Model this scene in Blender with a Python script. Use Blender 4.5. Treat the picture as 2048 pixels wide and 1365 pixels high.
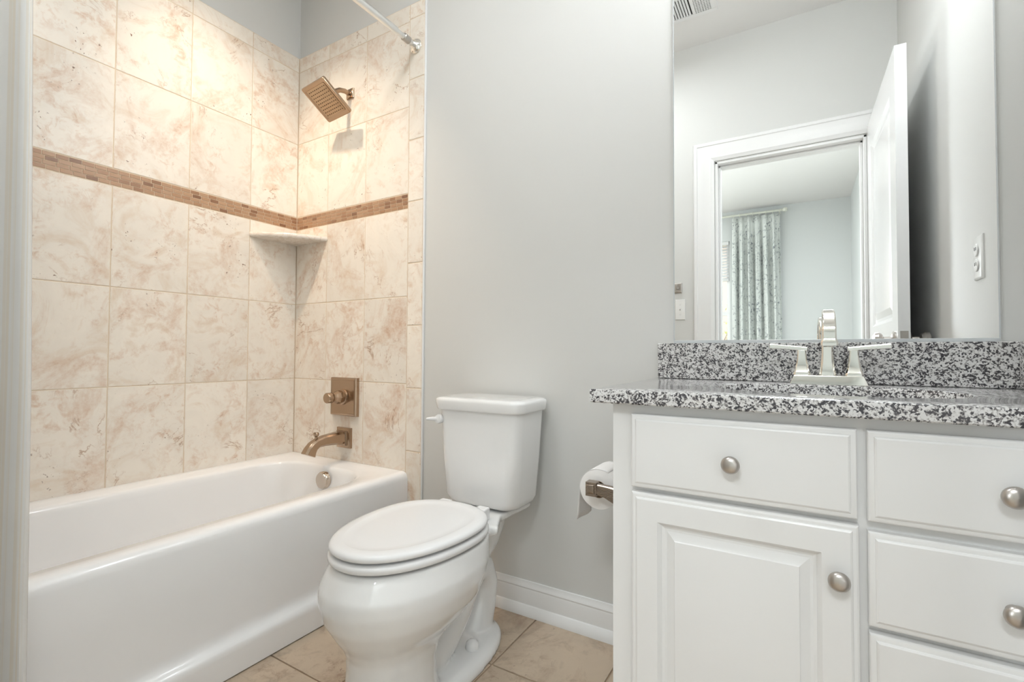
import bpy, bmesh, math, random
from mathutils import Vector, Matrix

random.seed(7)
scene = bpy.context.scene
for _o in list(bpy.data.objects):
    bpy.data.objects.remove(_o, do_unlink=True)
COL = scene.collection
PI = math.pi

# ------------------------------------------------------------------ camera
cam_d = bpy.data.cameras.new('camera')
cam = bpy.data.objects.new('camera', cam_d)
COL.objects.link(cam)
yaw, pitch, roll = math.radians(30.9616), math.radians(1.3861), math.radians(0.2964)
cyw, syw, cp, sp, cr, sr = math.cos(yaw), math.sin(yaw), math.cos(pitch), math.sin(pitch), math.cos(roll), math.sin(roll)
fw = Vector((-syw * cp, cyw * cp, sp))
rt = Vector((cyw, syw, 0))
up = rt.cross(fw)
rt, up = cr * rt + sr * up, -sr * rt + cr * up
M = Matrix((rt, up, -fw)).transposed().to_4x4()
M.translation = Vector((2.0941, -1.4537, 0.8879))
cam.matrix_world = M
cam_d.sensor_width = 36.0
cam_d.lens = 36.0 * 962.0 / 2048.0
cam_d.clip_start = 0.02
scene.camera = cam

# ------------------------------------------------------------------ world, exposure, large lights
scene.view_settings.view_transform = 'Standard'
scene.view_settings.look = 'None'
scene.view_settings.gamma = 1.0
scene.view_settings.use_curve_mapping = False
scene.view_settings.exposure = 0.1
world = bpy.data.worlds.new('world')
scene.world = world
world.use_nodes = True
wnt = world.node_tree
bg = wnt.nodes['Background']
bg.inputs['Color'].default_value = (0.80, 0.90, 1.0, 1)
bg.inputs['Strength'].default_value = 2.2


def light(name, kind, loc, power, color, size=0.1, size_y=None, rot=(0, 0, 0), **kw):
    d = bpy.data.lights.new(name, kind)
    d.energy = power
    d.color = color
    if kind == 'AREA':
        d.size = size
        if size_y:
            d.shape = 'RECTANGLE'
            d.size_y = size_y
    else:
        d.shadow_soft_size = size
    for k, v in kw.items():
        setattr(d, k, v)
    o = bpy.data.objects.new(name, d)
    o.location = loc
    o.rotation_euler = rot
    COL.objects.link(o)
    return o


# geometry constants shared below
XL, XR = 0.0, 2.52          # left tiled wall, right wall
YB, YF = 0.008, -1.55       # painted back wall, door wall
HC = 2.74                   # ceiling
WT = 0.115                  # wall thickness
BY = -5.36                  # bedroom window wall
BXR, BXL = 2.61, -2.2       # bedroom side walls
DX0, DX1, DZ = 1.672, 2.392, 2.012   # door opening
W1 = (0.38, 1.31, 0.62, 2.36)        # bedroom windows x0 x1 z0 z1
W2 = (-1.55, -0.25, 0.62, 2.36)  # unseen second window, added to let in more daylight

# added fill daylight outside the unseen second window (the sky's own light comes through both)
light('fill_daylight', 'AREA', (-0.9, BY - 0.25, 1.5), 265.0, (0.90, 0.96, 1.0), 1.25, 1.7, (PI / 2, 0, 0))
# the can light over the tub
light('can_light', 'SPOT', (0.375, -0.80, HC - 0.035), 58.0, (1.0, 0.83, 0.66), 0.035, rot=(math.radians(25), math.radians(5), 0), spot_size=math.radians(71), spot_blend=1.0)
# unseen fill lamp added under the bathroom ceiling for even brightness
light('bath_fill', 'AREA', (1.2, -0.92, HC - 0.085), 8.6, (0.93, 0.975, 1.0), 0.36, shape='DISK')
# unseen fill lamp added in the bedroom, shining through the doorway
light('bedroom_fill', 'AREA', (2.05, -2.75, 2.60), 31.0, (0.92, 0.97, 1.0), 0.55)
# ------------------------------------------------------------------ node helpers


class NT:
    def __init__(self, name):
        self.m = bpy.data.materials.new(name)
        self.m.use_nodes = True
        self.t = self.m.node_tree
        self.b = self.t.nodes['Principled BSDF']
        self.out = self.t.nodes['Material Output']

    def n(self, kind, **kw):
        nd = self.t.nodes.new('ShaderNode' + kind)
        for k, v in kw.items():
            if k.startswith('i_'):
                nd.inputs[k[2:].replace('_', ' ')].default_value = v
            else:
                setattr(nd, k, v)
        return nd

    def l(self, a, b):
        self.t.links.new(a, b)

    def ramp(self, fac, stops, interp='LINEAR'):
        r = self.n('ValToRGB')
        cr_ = r.color_ramp
        cr_.interpolation = interp
        while len(cr_.elements) < len(stops):
            cr_.elements.new(0.5)
        for e, (p, c) in zip(cr_.elements, stops):
            e.position = p
            e.color = c if len(c) == 4 else (*c, 1)
        self.l(fac, r.inputs['Fac'])
        return r.outputs['Color']

    def mix(self, fac, a, b, blend='MIX'):
        m = self.n('Mix', data_type='RGBA', blend_type=blend)
        if isinstance(fac, (int, float)):
            m.inputs['Factor'].default_value = fac
        else:
            self.l(fac, m.inputs['Factor'])
        for v, s in ((a, m.inputs[6]), (b, m.inputs[7])):
            if isinstance(v, tuple):
                s.default_value = v if len(v) == 4 else (*v, 1)
            else:
                self.l(v, s)
        return m.outputs[2]

    def bump(self, h, strength=0.2, dist=0.002):
        b = self.n('Bump')
        b.inputs['Strength'].default_value = strength
        b.inputs['Distance'].default_value = dist
        self.l(h, b.inputs['Height'])
        self.l(b.outputs['Normal'], self.b.inputs['Normal'])

    def noise(self, vec, scale, detail=4, rough=0.5, dist=0.0):
        nd = self.n('TexNoise')
        nd.inputs['Scale'].default_value = scale
        nd.inputs['Detail'].default_value = detail
        nd.inputs['Roughness'].default_value = rough
        nd.inputs['Distortion'].default_value = dist
        if vec is not None:
            self.l(vec, nd.inputs['Vector'])
        return nd.outputs['Fac']


def srgb(r, g, b):
    def f(c):
        c /= 255.0
        return c / 12.92 if c <= 0.04045 else ((c + 0.055) / 1.055) ** 2.4
    return (f(r), f(g), f(b))


def plain(name, color, rough=0.5, metal=0.0, coat=0.0, spec=None, bump=None):
    t = NT(name)
    b = t.b
    b.inputs['Base Color'].default_value = (*color, 1)
    b.inputs['Roughness'].default_value = rough
    b.inputs['Metallic'].default_value = metal
    b.inputs['Coat Weight'].default_value = coat
    b.inputs['Coat Roughness'].default_value = 0.03
    if spec is not None:
        b.inputs['Specular IOR Level'].default_value = spec
    if bump:
        co = t.n('TexCoord').outputs['Object']
        t.bump(t.noise(co, bump[0], 3), bump[1], bump[2])
    return t.m


def tile_mat(name, base, cloud, rust, pit, rough, scale=1.0):
    t = NT(name)
    geo = t.n('NewGeometry')
    co = t.n('TexCoord').outputs['Object']
    mul = t.n('Vector' + 'Math', operation='SCALE')
    comb = t.n('CombineXYZ')
    for k, f in (('X', 37.0), ('Y', 17.3), ('Z', 53.7)):
        mm = t.n('Math', operation='MULTIPLY')
        mm.inputs[1].default_value = f
        t.l(geo.outputs['Random Per Island'], mm.inputs[0])
        t.l(mm.outputs[0], comb.inputs[k])
    add = t.n('VectorMath', operation='ADD')
    t.l(co, add.inputs[0])
    t.l(comb.outputs[0], add.inputs[1])
    mul.inputs['Scale'].default_value = scale
    t.l(add.outputs[0], mul.inputs[0])
    v = mul.outputs[0]
    c1 = t.noise(v, 5.5, 9, 0.62, 1.1)
    col = t.ramp(c1, [(0.27, cloud), (0.45, base), (0.60, tuple(min(1, c * 1.04) for c in base)), (0.72, cloud)])
    # broad rusty clouds with grain in them
    c2 = t.noise(v, 3.1, 8, 0.70, 1.6)
    g = t.noise(v, 60, 5, 0.7)
    gm = t.ramp(g, [(0.35, (0.35,) * 3), (0.65, (1, 1, 1))])
    m2 = t.ramp(c2, [(0.52, (0, 0, 0)), (0.69, (0.7,) * 3)])
    mm2 = t.mix(1.0, m2, gm, 'MULTIPLY')
    col = t.mix(mm2, col, rust)
    fg = t.ramp(t.noise(v, 26, 6, 0.72, 0.5), [(0.50, (0, 0, 0)), (0.66, (0.55,) * 3)])
    fm = t.ramp(t.noise(v, 5.0, 4, 0.6), [(0.44, (0, 0, 0)), (0.62, (1, 1, 1))])
    col = t.mix(t.mix(1.0, fg, fm, 'MULTIPLY'), col, rust)
    # thin veins: where a distorted noise crosses a level
    c3 = t.noise(v, 2.3, 7, 0.62, 2.4)
    vein = t.ramp(c3, [(0.490, (0, 0, 0)), (0.50, (0.85,) * 3), (0.510, (0, 0, 0))])
    brk = t.ramp(t.noise(v, 6.0, 3), [(0.55, (0, 0, 0)), (0.68, (1, 1, 1))])
    vm = t.mix(1.0, vein, brk, 'MULTIPLY')
    col = t.mix(vm, col, tuple(c * 0.72 for c in rust))
    # pits in clusters
    p1 = t.ramp(t.noise(v, 85, 2, 0.6), [(0.66, (0, 0, 0)), (0.70, (1, 1, 1))])
    p2 = t.ramp(t.noise(v, 7.0, 3, 0.55), [(0.57, (0, 0, 0)), (0.66, (1, 1, 1))])
    pm = t.mix(1.0, p1, p2, 'MULTIPLY')
    col = t.mix(pm, col, pit)
    # one tone per tile
    hs = t.n('HueSaturation')
    mr = t.n('MapRange')
    mr.inputs['To Min'].default_value = 0.95
    mr.inputs['To Max'].default_value = 1.04
    t.l(geo.outputs['Random Per Island'], mr.inputs['Value'])
    t.l(mr.outputs[0], hs.inputs['Value'])
    t.l(col, hs.inputs['Color'])
    t.l(hs.outputs['Color'], t.b.inputs['Base Color'])
    t.b.inputs['Roughness'].default_value = rough
    t.bump(c1, 0.12, 0.004)
    return t.m


def granite_mat():
    t = NT('granite')
    co = t.n('TexCoord').outputs['Object']
    vor = t.n('TexVoronoi', feature='F1')
    vor.inputs['Scale'].default_value = 330
    nz = t.n('TexNoise')
    nz.inputs['Scale'].default_value = 200
    nz.inputs['Detail'].default_value = 3
    t.l(co, nz.inputs['Vector'])
    sc = t.n('VectorMath', operation='SCALE')
    sc.inputs['Scale'].default_value = 0.006
    t.l(nz.outputs['Color'], sc.inputs[0])
    ad = t.n('VectorMath', operation='ADD')
    t.l(co, ad.inputs[0])
    t.l(sc.outputs[0], ad.inputs[1])
    t.l(ad.outputs[0], vor.inputs['Vector'])
    sep = t.n('SeparateColor')
    t.l(vor.outputs['Color'], sep.inputs[0])
    big = t.noise(co, 120, 3, 0.6)
    mx = t.n('Math', operation='MULTIPLY_ADD')
    t.l(sep.outputs[0], mx.inputs[0])
    mx.inputs[1].default_value = 0.42
    t.l(big, mx.inputs[2])
    col = t.ramp(mx.outputs[0], [(0.0, srgb(40, 40, 46)), (0.59, srgb(70, 68, 72)), (0.645, srgb(124, 120, 120)), (0.70, srgb(186, 184, 182)), (0.80, srgb(222, 221, 220))], 'LINEAR')
    t.l(col, t.b.inputs['Base Color'])
    t.b.inputs['Roughness'].default_value = 0.09
    t.b.inputs['Specular IOR Level'].default_value = 0.6
    return t.m


def mosaic_mat():
    t = NT('mosaic_brick')
    geo = t.n('NewGeometry')
    co = t.n('TexCoord').outputs['Object']
    col = t.ramp(geo.outputs['Random Per Island'], [(0.0, srgb(112, 76, 54)), (0.09, srgb(150, 110, 82)), (0.16, srgb(180, 142, 110)), (0.6, srgb(186, 152, 122)), (0.85, srgb(166, 126, 96)), (1.0, srgb(116, 78, 56))])
    col = t.mix(0.25, col, srgb(176, 136, 104))
    t.l(col, t.b.inputs['Base Color'])
    t.b.inputs['Roughness'].default_value = 0.3
    return t.m


def curtain_print():
    t = NT('curtain_print')
    co = t.n('TexCoord').outputs['Object']
    n1 = t.noise(co, 34, 5, 0.65, 0.4)
    n2 = t.noise(co, 11, 2)
    a = t.ramp(n1, [(0.52, (0, 0, 0)), (0.60, (0.75,) * 3)])
    b = t.ramp(n2, [(0.42, (0.15,) * 3), (0.58, (1, 1, 1))])
    m = t.mix(1.0, a, b, 'MULTIPLY')
    col = t.mix(m, srgb(226, 230, 226), srgb(92, 100, 112))
    t.l(col, t.b.inputs['Base Color'])
    t.b.inputs['Roughness'].default_value = 0.9
    return t.m


def fabric_white():
    t = NT('curtain_fabric')
    co = t.n('TexCoord').outputs['Object']
    mp = t.n('Mapping')
    mp.inputs['Scale'].default_value = (0.0, 1.0, 0.0)
    t.l(co, mp.inputs['Vector'])
    nz = t.noise(mp.outputs[0], 70, 3, 0.7)
    col = t.ramp(nz, [(0.50, (0.90, 0.90, 0.885)), (0.57, (0.86, 0.80, 0.70)), (0.62, (0.90, 0.895, 0.88))])
    t.l(col, t.b.inputs['Base Color'])
    t.b.inputs['Roughness'].default_value = 0.8
    tr = t.n('BsdfTranslucent')
    tr.inputs['Color'].default_value = (0.85, 0.80, 0.72, 1)
    ms = t.n('MixShader')
    ms.inputs[0].default_value = 0.18
    t.l(t.b.outputs[0], ms.inputs[1])
    t.l(tr.outputs[0], ms.inputs[2])
    t.l(ms.outputs[0], t.out.inputs['Surface'])
    return t.m


def brushed(name, color, rough=0.28, axis='Z'):
    t = NT(name)
    co = t.n('TexCoord').outputs['Object']
    mp = t.n('Mapping')
    mp.inputs['Scale'].default_value = (700, 700, 12) if axis == 'Z' else (12, 700, 700)
    t.l(co, mp.inputs['Vector'])
    n = t.noise(mp.outputs[0], 1.0, 2)
    r = t.n('MapRange')
    r.inputs['To Min'].default_value = rough - 0.06
    r.inputs['To Max'].default_value = rough + 0.08
    t.l(n, r.inputs['Value'])
    t.l(r.outputs[0], t.b.inputs['Roughness'])
    t.b.inputs['Base Color'].default_value = (*color, 1)
    t.b.inputs['Metallic'].default_value = 1.0
    return t.m


def emit(name, color, strength):
    t = NT(name)
    t.b.inputs['Base Color'].default_value = (*color, 1)
    t.b.inputs['Emission Color'].default_value = (*color, 1)
    t.b.inputs['Emission Strength'].default_value = strength
    return t.m


def carpet_mat():
    t = NT('carpet')
    co = t.n('TexCoord').outputs['Object']
    col = t.ramp(t.noise(co, 180, 3), [(0.3, srgb(150, 140, 128)), (0.7, srgb(190, 182, 170))])
    t.l(col, t.b.inputs['Base Color'])
    t.b.inputs['Roughness'].default_value = 1.0
    return t.m


MT = dict(
    paint=plain('wall_paint', srgb(218, 218, 215), 0.55, bump=(260, 0.04, 0.001)),
    ceil=plain('ceiling_paint', srgb(238, 237, 235), 0.8),
    trim=plain('trim_paint', srgb(238, 238, 237), 0.28),
    door=plain('door_paint', srgb(238, 238, 238), 0.22),
    vanity=plain('vanity_paint', srgb(238, 238, 237), 0.30),
    porcelain=plain('porcelain', srgb(240, 240, 239), 0.10, coat=0.6),
    seatp=plain('seat_plastic', srgb(240, 240, 240), 0.20),
    acrylic=plain('tub_acrylic', srgb(248, 248, 248), 0.14, coat=0.4),
    tile=tile_mat('wall_tile', srgb(245, 237, 225), srgb(232, 214, 193), srgb(204, 158, 118), srgb(120, 80, 54), 0.32),
    ftile=tile_mat('floor_tile', srgb(198, 180, 158), srgb(156, 138, 119), srgb(140, 108, 84), srgb(92, 70, 54), 0.38),
    grout=plain('wall_grout', srgb(226, 208, 184), 0.9),
    fgrout=plain('floor_grout', srgb(186, 164, 140), 0.9),
    mosaic=mosaic_mat(),
    granite=granite_mat(),
    bronze=brushed('brushed_bronze', (0.42, 0.305, 0.215), 0.19),
    nickel=brushed('brushed_nickel', (0.52, 0.49, 0.46), 0.30),
    darknickel=brushed('dark_brushed_nickel', (0.36, 0.30, 0.25), 0.27, 'X'),
    warmnickel=plain('warm_nickel', (0.62, 0.54, 0.46), 0.12, 1.0),
    chrome=plain('polished_nickel', (0.86, 0.84, 0.79), 0.05, 1.0),
    rod=plain('satin_rod', (0.80, 0.80, 0.79), 0.28, 1.0),
    mirror=plain('mirror_silver', (0.93, 0.94, 0.935), 0.0, 1.0),
    mirredge=plain('mirror_edge', srgb(206, 210, 212), 0.2),
    paper=plain('tissue_paper', srgb(244, 242, 240), 0.95),
    card=plain('cardboard', srgb(150, 128, 104), 0.9),
    plate=plain('switch_plastic', srgb(240, 240, 238), 0.3),
    dark=plain('dark_slot', (0.02, 0.02, 0.02), 0.8),
    shelf=None,
    fabric=fabric_white(),
    cprint=curtain_print(),
    bpaint=plain('bedroom_paint', srgb(222, 225, 224), 0.6),
    carpet=carpet_mat(),
    lamp=emit('lamp_lens', (1.0, 0.84, 0.66), 4.0),
    opal=emit('fill_opal_glass', (0.93, 0.97, 1.0), 29.0),  # glowing shades of the added lamp above the mirror
    cream=plain('cream_paint', srgb(226, 228, 216), 0.4),
)


def marble():
    t = NT('shelf_marble')
    co = t.n('TexCoord').outputs['Object']
    n = t.noise(co, 9, 7, 0.6, 2.0)
    col = t.ramp(n, [(0.46, srgb(240, 230, 218)), (0.50, srgb(222, 208, 192)), (0.54, srgb(240, 231, 220))])
    t.l(col, t.b.inputs['Base Color'])
    t.b.inputs['Roughness'].default_value = 0.2
    return t.m


MT['shelf'] = marble()

# ------------------------------------------------------------------ object helpers
ORG = {}


def obj(name, bm, mat, parent=None, bevel=0.0, seg=2, smooth=True, angle=35, loc=None, sub=0):
    """Link bm as one mesh object. bm is in world coordinates unless loc is given (then it is local to loc)."""
    po = ORG.get(parent, Vector((0, 0, 0))) if parent else Vector((0, 0, 0))
    bmesh.ops.recalc_face_normals(bm, faces=bm.faces)
    me = bpy.data.meshes.new(name)
    if loc is None:
        bm.transform(Matrix.Translation(-po))
        lc = Vector((0, 0, 0))
        org = po
    else:
        lc = Vector(loc) - po
        org = Vector(loc)
    bm.to_mesh(me)
    bm.free()
    if isinstance(mat, (list, tuple)):
        for m in mat:
            me.materials.append(m)
    else:
        me.materials.append(mat)
    o = bpy.data.objects.new(name, me)
    COL.objects.link(o)
    o.location = lc
    if parent:
        o.parent = parent
    ORG[o] = org
    if smooth:
        me.polygons.foreach_set('use_smooth', [True] * len(me.polygons))
        me.set_sharp_from_angle(angle=math.radians(angle))
    if bevel:
        md = o.modifiers.new('bevel', 'BEVEL')
        md.width = bevel
        md.segments = seg
        md.limit_method = 'ANGLE'
        md.angle_limit = math.radians(40)
        md.harden_normals = True
    if sub:
        md = o.modifiers.new('subd', 'SUBSURF')
        md.levels = sub
        md.render_levels = sub
    return o


def thing(name, label, cat, loc=(0, 0, 0), group=None):
    o = bpy.data.objects.new(name, None)
    COL.objects.link(o)
    o.location = loc
    o.empty_display_size = 0.05
    ORG[o] = Vector(loc)
    return tag(o, label, cat, group)


def tag(o, label, cat, group=None):
    o['label'] = label
    o['category'] = cat
    if group:
        o['group'] = group
    return o


def struct(name, bm, mat, parent=None, **kw):
    o = obj(name, bm, mat, parent, **kw)
    if not parent:
        o['kind'] = 'structure'
    return o


def nb():
    return bmesh.new()


def box(bm, x0, x1, y0, y1, z0, z1):
    vs = [bm.verts.new((x, y, z)) for z in (z0, z1) for y in (y0, y1) for x in (x0, x1)]
    for f in ((0, 2, 3, 1), (4, 5, 7, 6), (0, 1, 5, 4), (2, 6, 7, 3), (0, 4, 6, 2), (1, 3, 7, 5)):
        bm.faces.new([vs[i] for i in f])
    return vs


def loft(bm, rings, cap0=True, cap1=True, closed=True):
    rv = [[bm.verts.new(p) for p in r] for r in rings]
    n = len(rv[0])
    for a, b in zip(rv[:-1], rv[1:]):
        for i in range(n if closed else n - 1):
            j = (i + 1) % n
            bm.faces.new((a[i], a[j], b[j], b[i]))
    if cap0:
        bm.faces.new(list(reversed(rv[0])))
    if cap1:
        bm.faces.new(rv[-1])
    return rv


def lathe(bm, prof, center=(0, 0, 0), axis='Z', n=32, cap=True):
    """prof: (radius, height) pairs along axis."""
    c = Vector(center)
    rings = []
    for r, h in prof:
        ring = []
        for i in range(n):
            a = 2 * PI * i / n
            p = (r * math.cos(a), r * math.sin(a), h)
            if axis == 'Y':
                p = (p[0], p[2], p[1])
            elif axis == 'X':
                p = (p[2], p[0], p[1])
            ring.append(c + Vector(p))
        rings.append(ring)
    return loft(bm, rings, cap, cap)


def tube(bm, pts, r, n=14, cap=True):
    pts = [Vector(p) for p in pts]
    rs = r if isinstance(r, (list, tuple)) else [r] * len(pts)
    rings = []
    ref = None
    for i, p in enumerate(pts):
        d = (pts[min(i + 1, len(pts) - 1)] - pts[max(i - 1, 0)]).normalized()
        if ref is None:
            ref = Vector((0, 0, 1)) if abs(d.z) < 0.9 else Vector((1, 0, 0))
        s = d.cross(ref).normalized()
        u = s.cross(d).normalized()
        ref = u
        rings.append([p + rs[i] * (math.cos(2 * PI * k / n) * s + math.sin(2 * PI * k / n) * u) for k in range(n)])
    return loft(bm, rings, cap, cap)


def sweep(bm, secs, side=(1, 0, 0), ch=0.18):
    """secs: (point, width along side, height across); a chamfered-rectangle section swept along the points."""
    sv = Vector(side).normalized()
    pts = [Vector(s[0]) for s in secs]
    rings = []
    for i, (p, w, h) in enumerate(secs):
        d = (pts[min(i + 1, len(pts) - 1)] - pts[max(i - 1, 0)]).normalized()
        if len(secs[i]) > 3:
            pass
        u = sv.cross(d).normalized()
        c = min(w, h) * ch
        a, b = w / 2, h / 2
        ring = [(a, -b + c), (a, b - c), (a - c, b), (-a + c, b), (-a, b - c), (-a, -b + c), (-a + c, -b), (a - c, -b)]
        rings.append([Vector(p) + x * sv + y * u for x, y in ring])
    return loft(bm, rings)


def rrect(x0, x1, y0, y1, r, z, n=8):
    """rounded rectangle ring in XY."""
    r = max(1e-4, min(r, (x1 - x0) / 2 - 1e-4, (y1 - y0) / 2 - 1e-4))
    o = []
    for cx, cy, a0 in ((x1 - r, y1 - r, 0), (x0 + r, y1 - r, PI / 2), (x0 + r, y0 + r, PI), (x1 - r, y0 + r, 1.5 * PI)):
        for i in range(n + 1):
            a = a0 + PI / 2 * i / n
            o.append(Vector((cx + r * math.cos(a), cy + r * math.sin(a), z)))
    return o


def rect_rings(bm, x0, x1, z0, z1, y, rings, sgn=-1, axis='Y'):
    """raised panel: nested mitred rectangles (inset, height); front faces towards sgn along the axis."""
    rr = []
    for ins, h in rings:
        a, b, c, d = x0 + ins, x1 - ins, z0 + ins, z1 - ins
        q = [(a, c), (b, c), (b, d), (a, d)]
        if axis == 'Y':
            rr.append([Vector((p, y + sgn * h, s)) for p, s in q])
        else:
            rr.append([Vector((y + sgn * h, p, s)) for p, s in q])
    return loft(bm, rr)


def arc(c, r, a0, a1, n, plane='YZ', x=0.0):
    o = []
    for i in range(n + 1):
        a = a0 + (a1 - a0) * i / n
        p, q = c[0] + r * math.cos(a), c[1] + r * math.sin(a)
        o.append(Vector((x, p, q)) if plane == 'YZ' else Vector((p, x, q)) if plane == 'XZ' else Vector((p, q, x)))
    return o


def copy_tree(o, loc=None, label=None, parent=None):
    c = o.copy()
    COL.objects.link(c)
    if parent:
        c.parent = parent
    if loc is not None:
        c.location = loc
    if label:
        c['label'] = label
    for ch in list(o.children):
        copy_tree(ch, parent=c)
    return c


# ------------------------------------------------------------------ the shell
bm = nb(); box(bm, -0.3, XR + 0.1, YF - 0.06, 0.13, -0.06, -0.004)
floor = struct('floor', bm, MT['fgrout'], smooth=False)
# floor tiles: 0.302 m squares with 4 mm joints
bm = nb()
fx = [1.333 + 0.302 * k for k in range(-5, 5)]
fy = [-0.2876 + 0.302 * k for k in range(-5, 2)]
for a, b in zip(fx[:-1], fx[1:]):
    for c, d in zip(fy[:-1], fy[1:]):
        a2, b2 = max(a, -0.008) + 0.002, min(b, XR) - 0.002
        c2, d2 = max(c, YF - 0.05) + 0.002, min(d, YB) - 0.002
        if b2 - a2 > 0.01 and d2 - c2 > 0.01:
            box(bm, a2, b2, c2, d2, -0.006, 0.0)
struct('floor_tiles', bm, MT['ftile'], floor, bevel=0.0015, seg=1)

bm = nb(); box(bm, -0.3, XR + 0.1, YF - 0.02, 0.13, HC, HC + 0.06)
struct('ceiling', bm, MT['ceil'], smooth=False)

bm = nb(); box(bm, -0.3, XR + 0.1, YB, 0.13, -0.06, HC)
wall_back = struct('wall_back', bm, MT['paint'], smooth=False)
bm = nb(); box(bm, -0.123, -0.008, YF, YB, -0.06, HC)
wall_left = struct('wall_left', bm, MT['paint'], smooth=False)
bm = nb(); box(bm, XR, XR + 0.1, YF - 0.02, YB, -0.06, HC)
struct('wall_right', bm, MT['paint'], smooth=False)
# door wall with its opening
bm = nb()
box(bm, -0.3, DX0, YF - WT, YF, -0.06, HC)
box(bm, DX1, XR + 0.1, YF - WT, YF, -0.06, HC)
box(bm, DX0, DX1, YF - WT, YF, DZ, HC)
wall_front = struct('wall_front', bm, MT['paint'], smooth=False)

# --- wall tiles (10 x 14 in. stack bond with a mosaic band)
TW, TH = 0.2497, 0.3556
MZ0, MZ1 = 1.4745, 1.5375
ROWS = [(0.05, 0.4035), (0.4035, 0.7591), (0.7591, 1.1147), (1.1147, MZ0), (MZ1, 1.8956), (1.8956, 2.2512), (2.2512, 2.322)]
G = 0.0013


def tiles_x(bm, xs, rows, yback, t=0.008, sgn=-1):
    for a, b in zip(xs[:-1], xs[1:]):
        for c, d in rows:
            y1 = yback + sgn * t
            box(bm, a + G, b - G, min(yback, y1), max(yback, y1), c + G, d - G)


def tiles_y(bm, ys, rows, xback, t=0.008):
    for a, b in zip(ys[:-1], ys[1:]):
        for c, d in rows:
            box(bm, xback, xback + t, a + G, b - G, c + G, d - G)


def bricks(u0, u1, seed):
    rnd = random.Random(seed)
    out = []
    h = (MZ1 - MZ0 - 0.004) / 4
    for r in range(4):
        z0 = MZ0 + 0.002 + r * h
        u = u0 - rnd.uniform(0, 0.03)
        while u < u1:
            w = 0.034
            a, b = max(u, u0), min(u + w, u1)
            if b - a > 0.004:
                out.append((a + 0.0008, b - 0.0008, z0 + 0.0008, z0 + h - 0.0008))
            u += w
    return out


# left wall
bm = nb(); box(bm, -0.008, -0.0012, YF + 0.001, YB - 0.001, 0.05, 2.322)
struct('tile_grout', bm, MT['grout'], wall_left, smooth=False)
bm = nb()
ys = [-1.545] + [-(0.2312 + TW * k) for k in range(5, -1, -1)] + [-0.0005]
tiles_y(bm, ys, ROWS, -0.008)
struct('wall_tiles', bm, MT['tile'], wall_left, bevel=0.0018, seg=2)
bm = nb()
for a, b, c, d in bricks(YF + 0.004, -0.001, 3):
    box(bm, -0.006, 0.0, a, b, c, d)
struct('mosaic_band', bm, MT['mosaic'], wall_left, bevel=0.0008, seg=1)
# back wall
bm = nb(); box(bm, 0.0, 0.8035, 0.0012, YB, 0.0, 2.322)
struct('tile_grout', bm, MT['grout'], wall_back, smooth=False)
bm = nb()
tiles_x(bm, [0.0005, 0.2237, 0.4734, 0.7231], ROWS, YB)
struct('wall_tiles', bm, MT['tile'], wall_back, bevel=0.0018, seg=2)
bm = nb()
sz = [0.004, 0.2375] + [0.4905 + 0.2527 * k for k in range(8)]
sz = sz[:-1] + [2.322] if sz[-1] > 2.30 else sz + [2.322]
tiles_x(bm, [0.7231, 0.8041], [(a, b) for a, b in zip(sz[:-1], sz[1:]) if b - a > 0.01], YB, 0.0085)
struct('border_tiles', bm, MT['tile'], wall_back, bevel=0.003, seg=2)
bm = nb(); box(bm, 0.8041, 0.8105, -0.001, YB, 0.0, 2.324)
struct('tile_edge', bm, MT['trim'], wall_back, bevel=0.002)
bm = nb()
for a, b, c, d in bricks(0.001, 0.7215, 5):
    box(bm, a, b, 0.0, 0.006, c, d)
struct('mosaic_band', bm, MT['mosaic'], wall_back, bevel=0.0008, seg=1)
# foot of the tub on the door wall
bm = nb(); box(bm, 0.0, 0.8035, YF, YF + 0.004, 0.0, 2.322)
struct('tile_grout', bm, MT['grout'], wall_front, smooth=False)
bm = nb()
tiles_x(bm, [0.0005, 0.2237, 0.4734, 0.7231, 0.8041], ROWS, YF, 0.0055, 1)
struct('wall_tiles', bm, MT['tile'], wall_front, bevel=0.0018, seg=2)


# --- baseboards: profile along the wall
def base_prof():
    return [(0.0, 0.0), (0.030, 0.0), (0.030, 0.006), (0.026, 0.020), (0.018, 0.030), (0.013, 0.032), (0.013, 0.078), (0.011, 0.083),
            (0.0125, 0.088), (0.010, 0.094), (0.006, 0.100), (0.005, 0.106), (0.0, 0.107)]


def baseboard(name, p0, p1, nrm):
    bm = nb()
    p0, p1, nrm = Vector(p0), Vector(p1), Vector(nrm)
    loft(bm, [[p + nrm * d + Vector((0, 0, z)) for d, z in base_prof()] for p in (p0, p1)])
    return struct(name, bm, MT['trim'], angle=25)


baseboard('baseboard_back', (0.8110, YB, 0), (1.766, YB, 0), (0, -1, 0))
baseboard('baseboard_front', (0.806, YF, 0), (DX0 - 0.118, YF, 0), (0, 1, 0))
baseboard('baseboard_right', (XR, YF + 0.005, 0), (XR, -0.53, 0), (-1, 0, 0))

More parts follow.
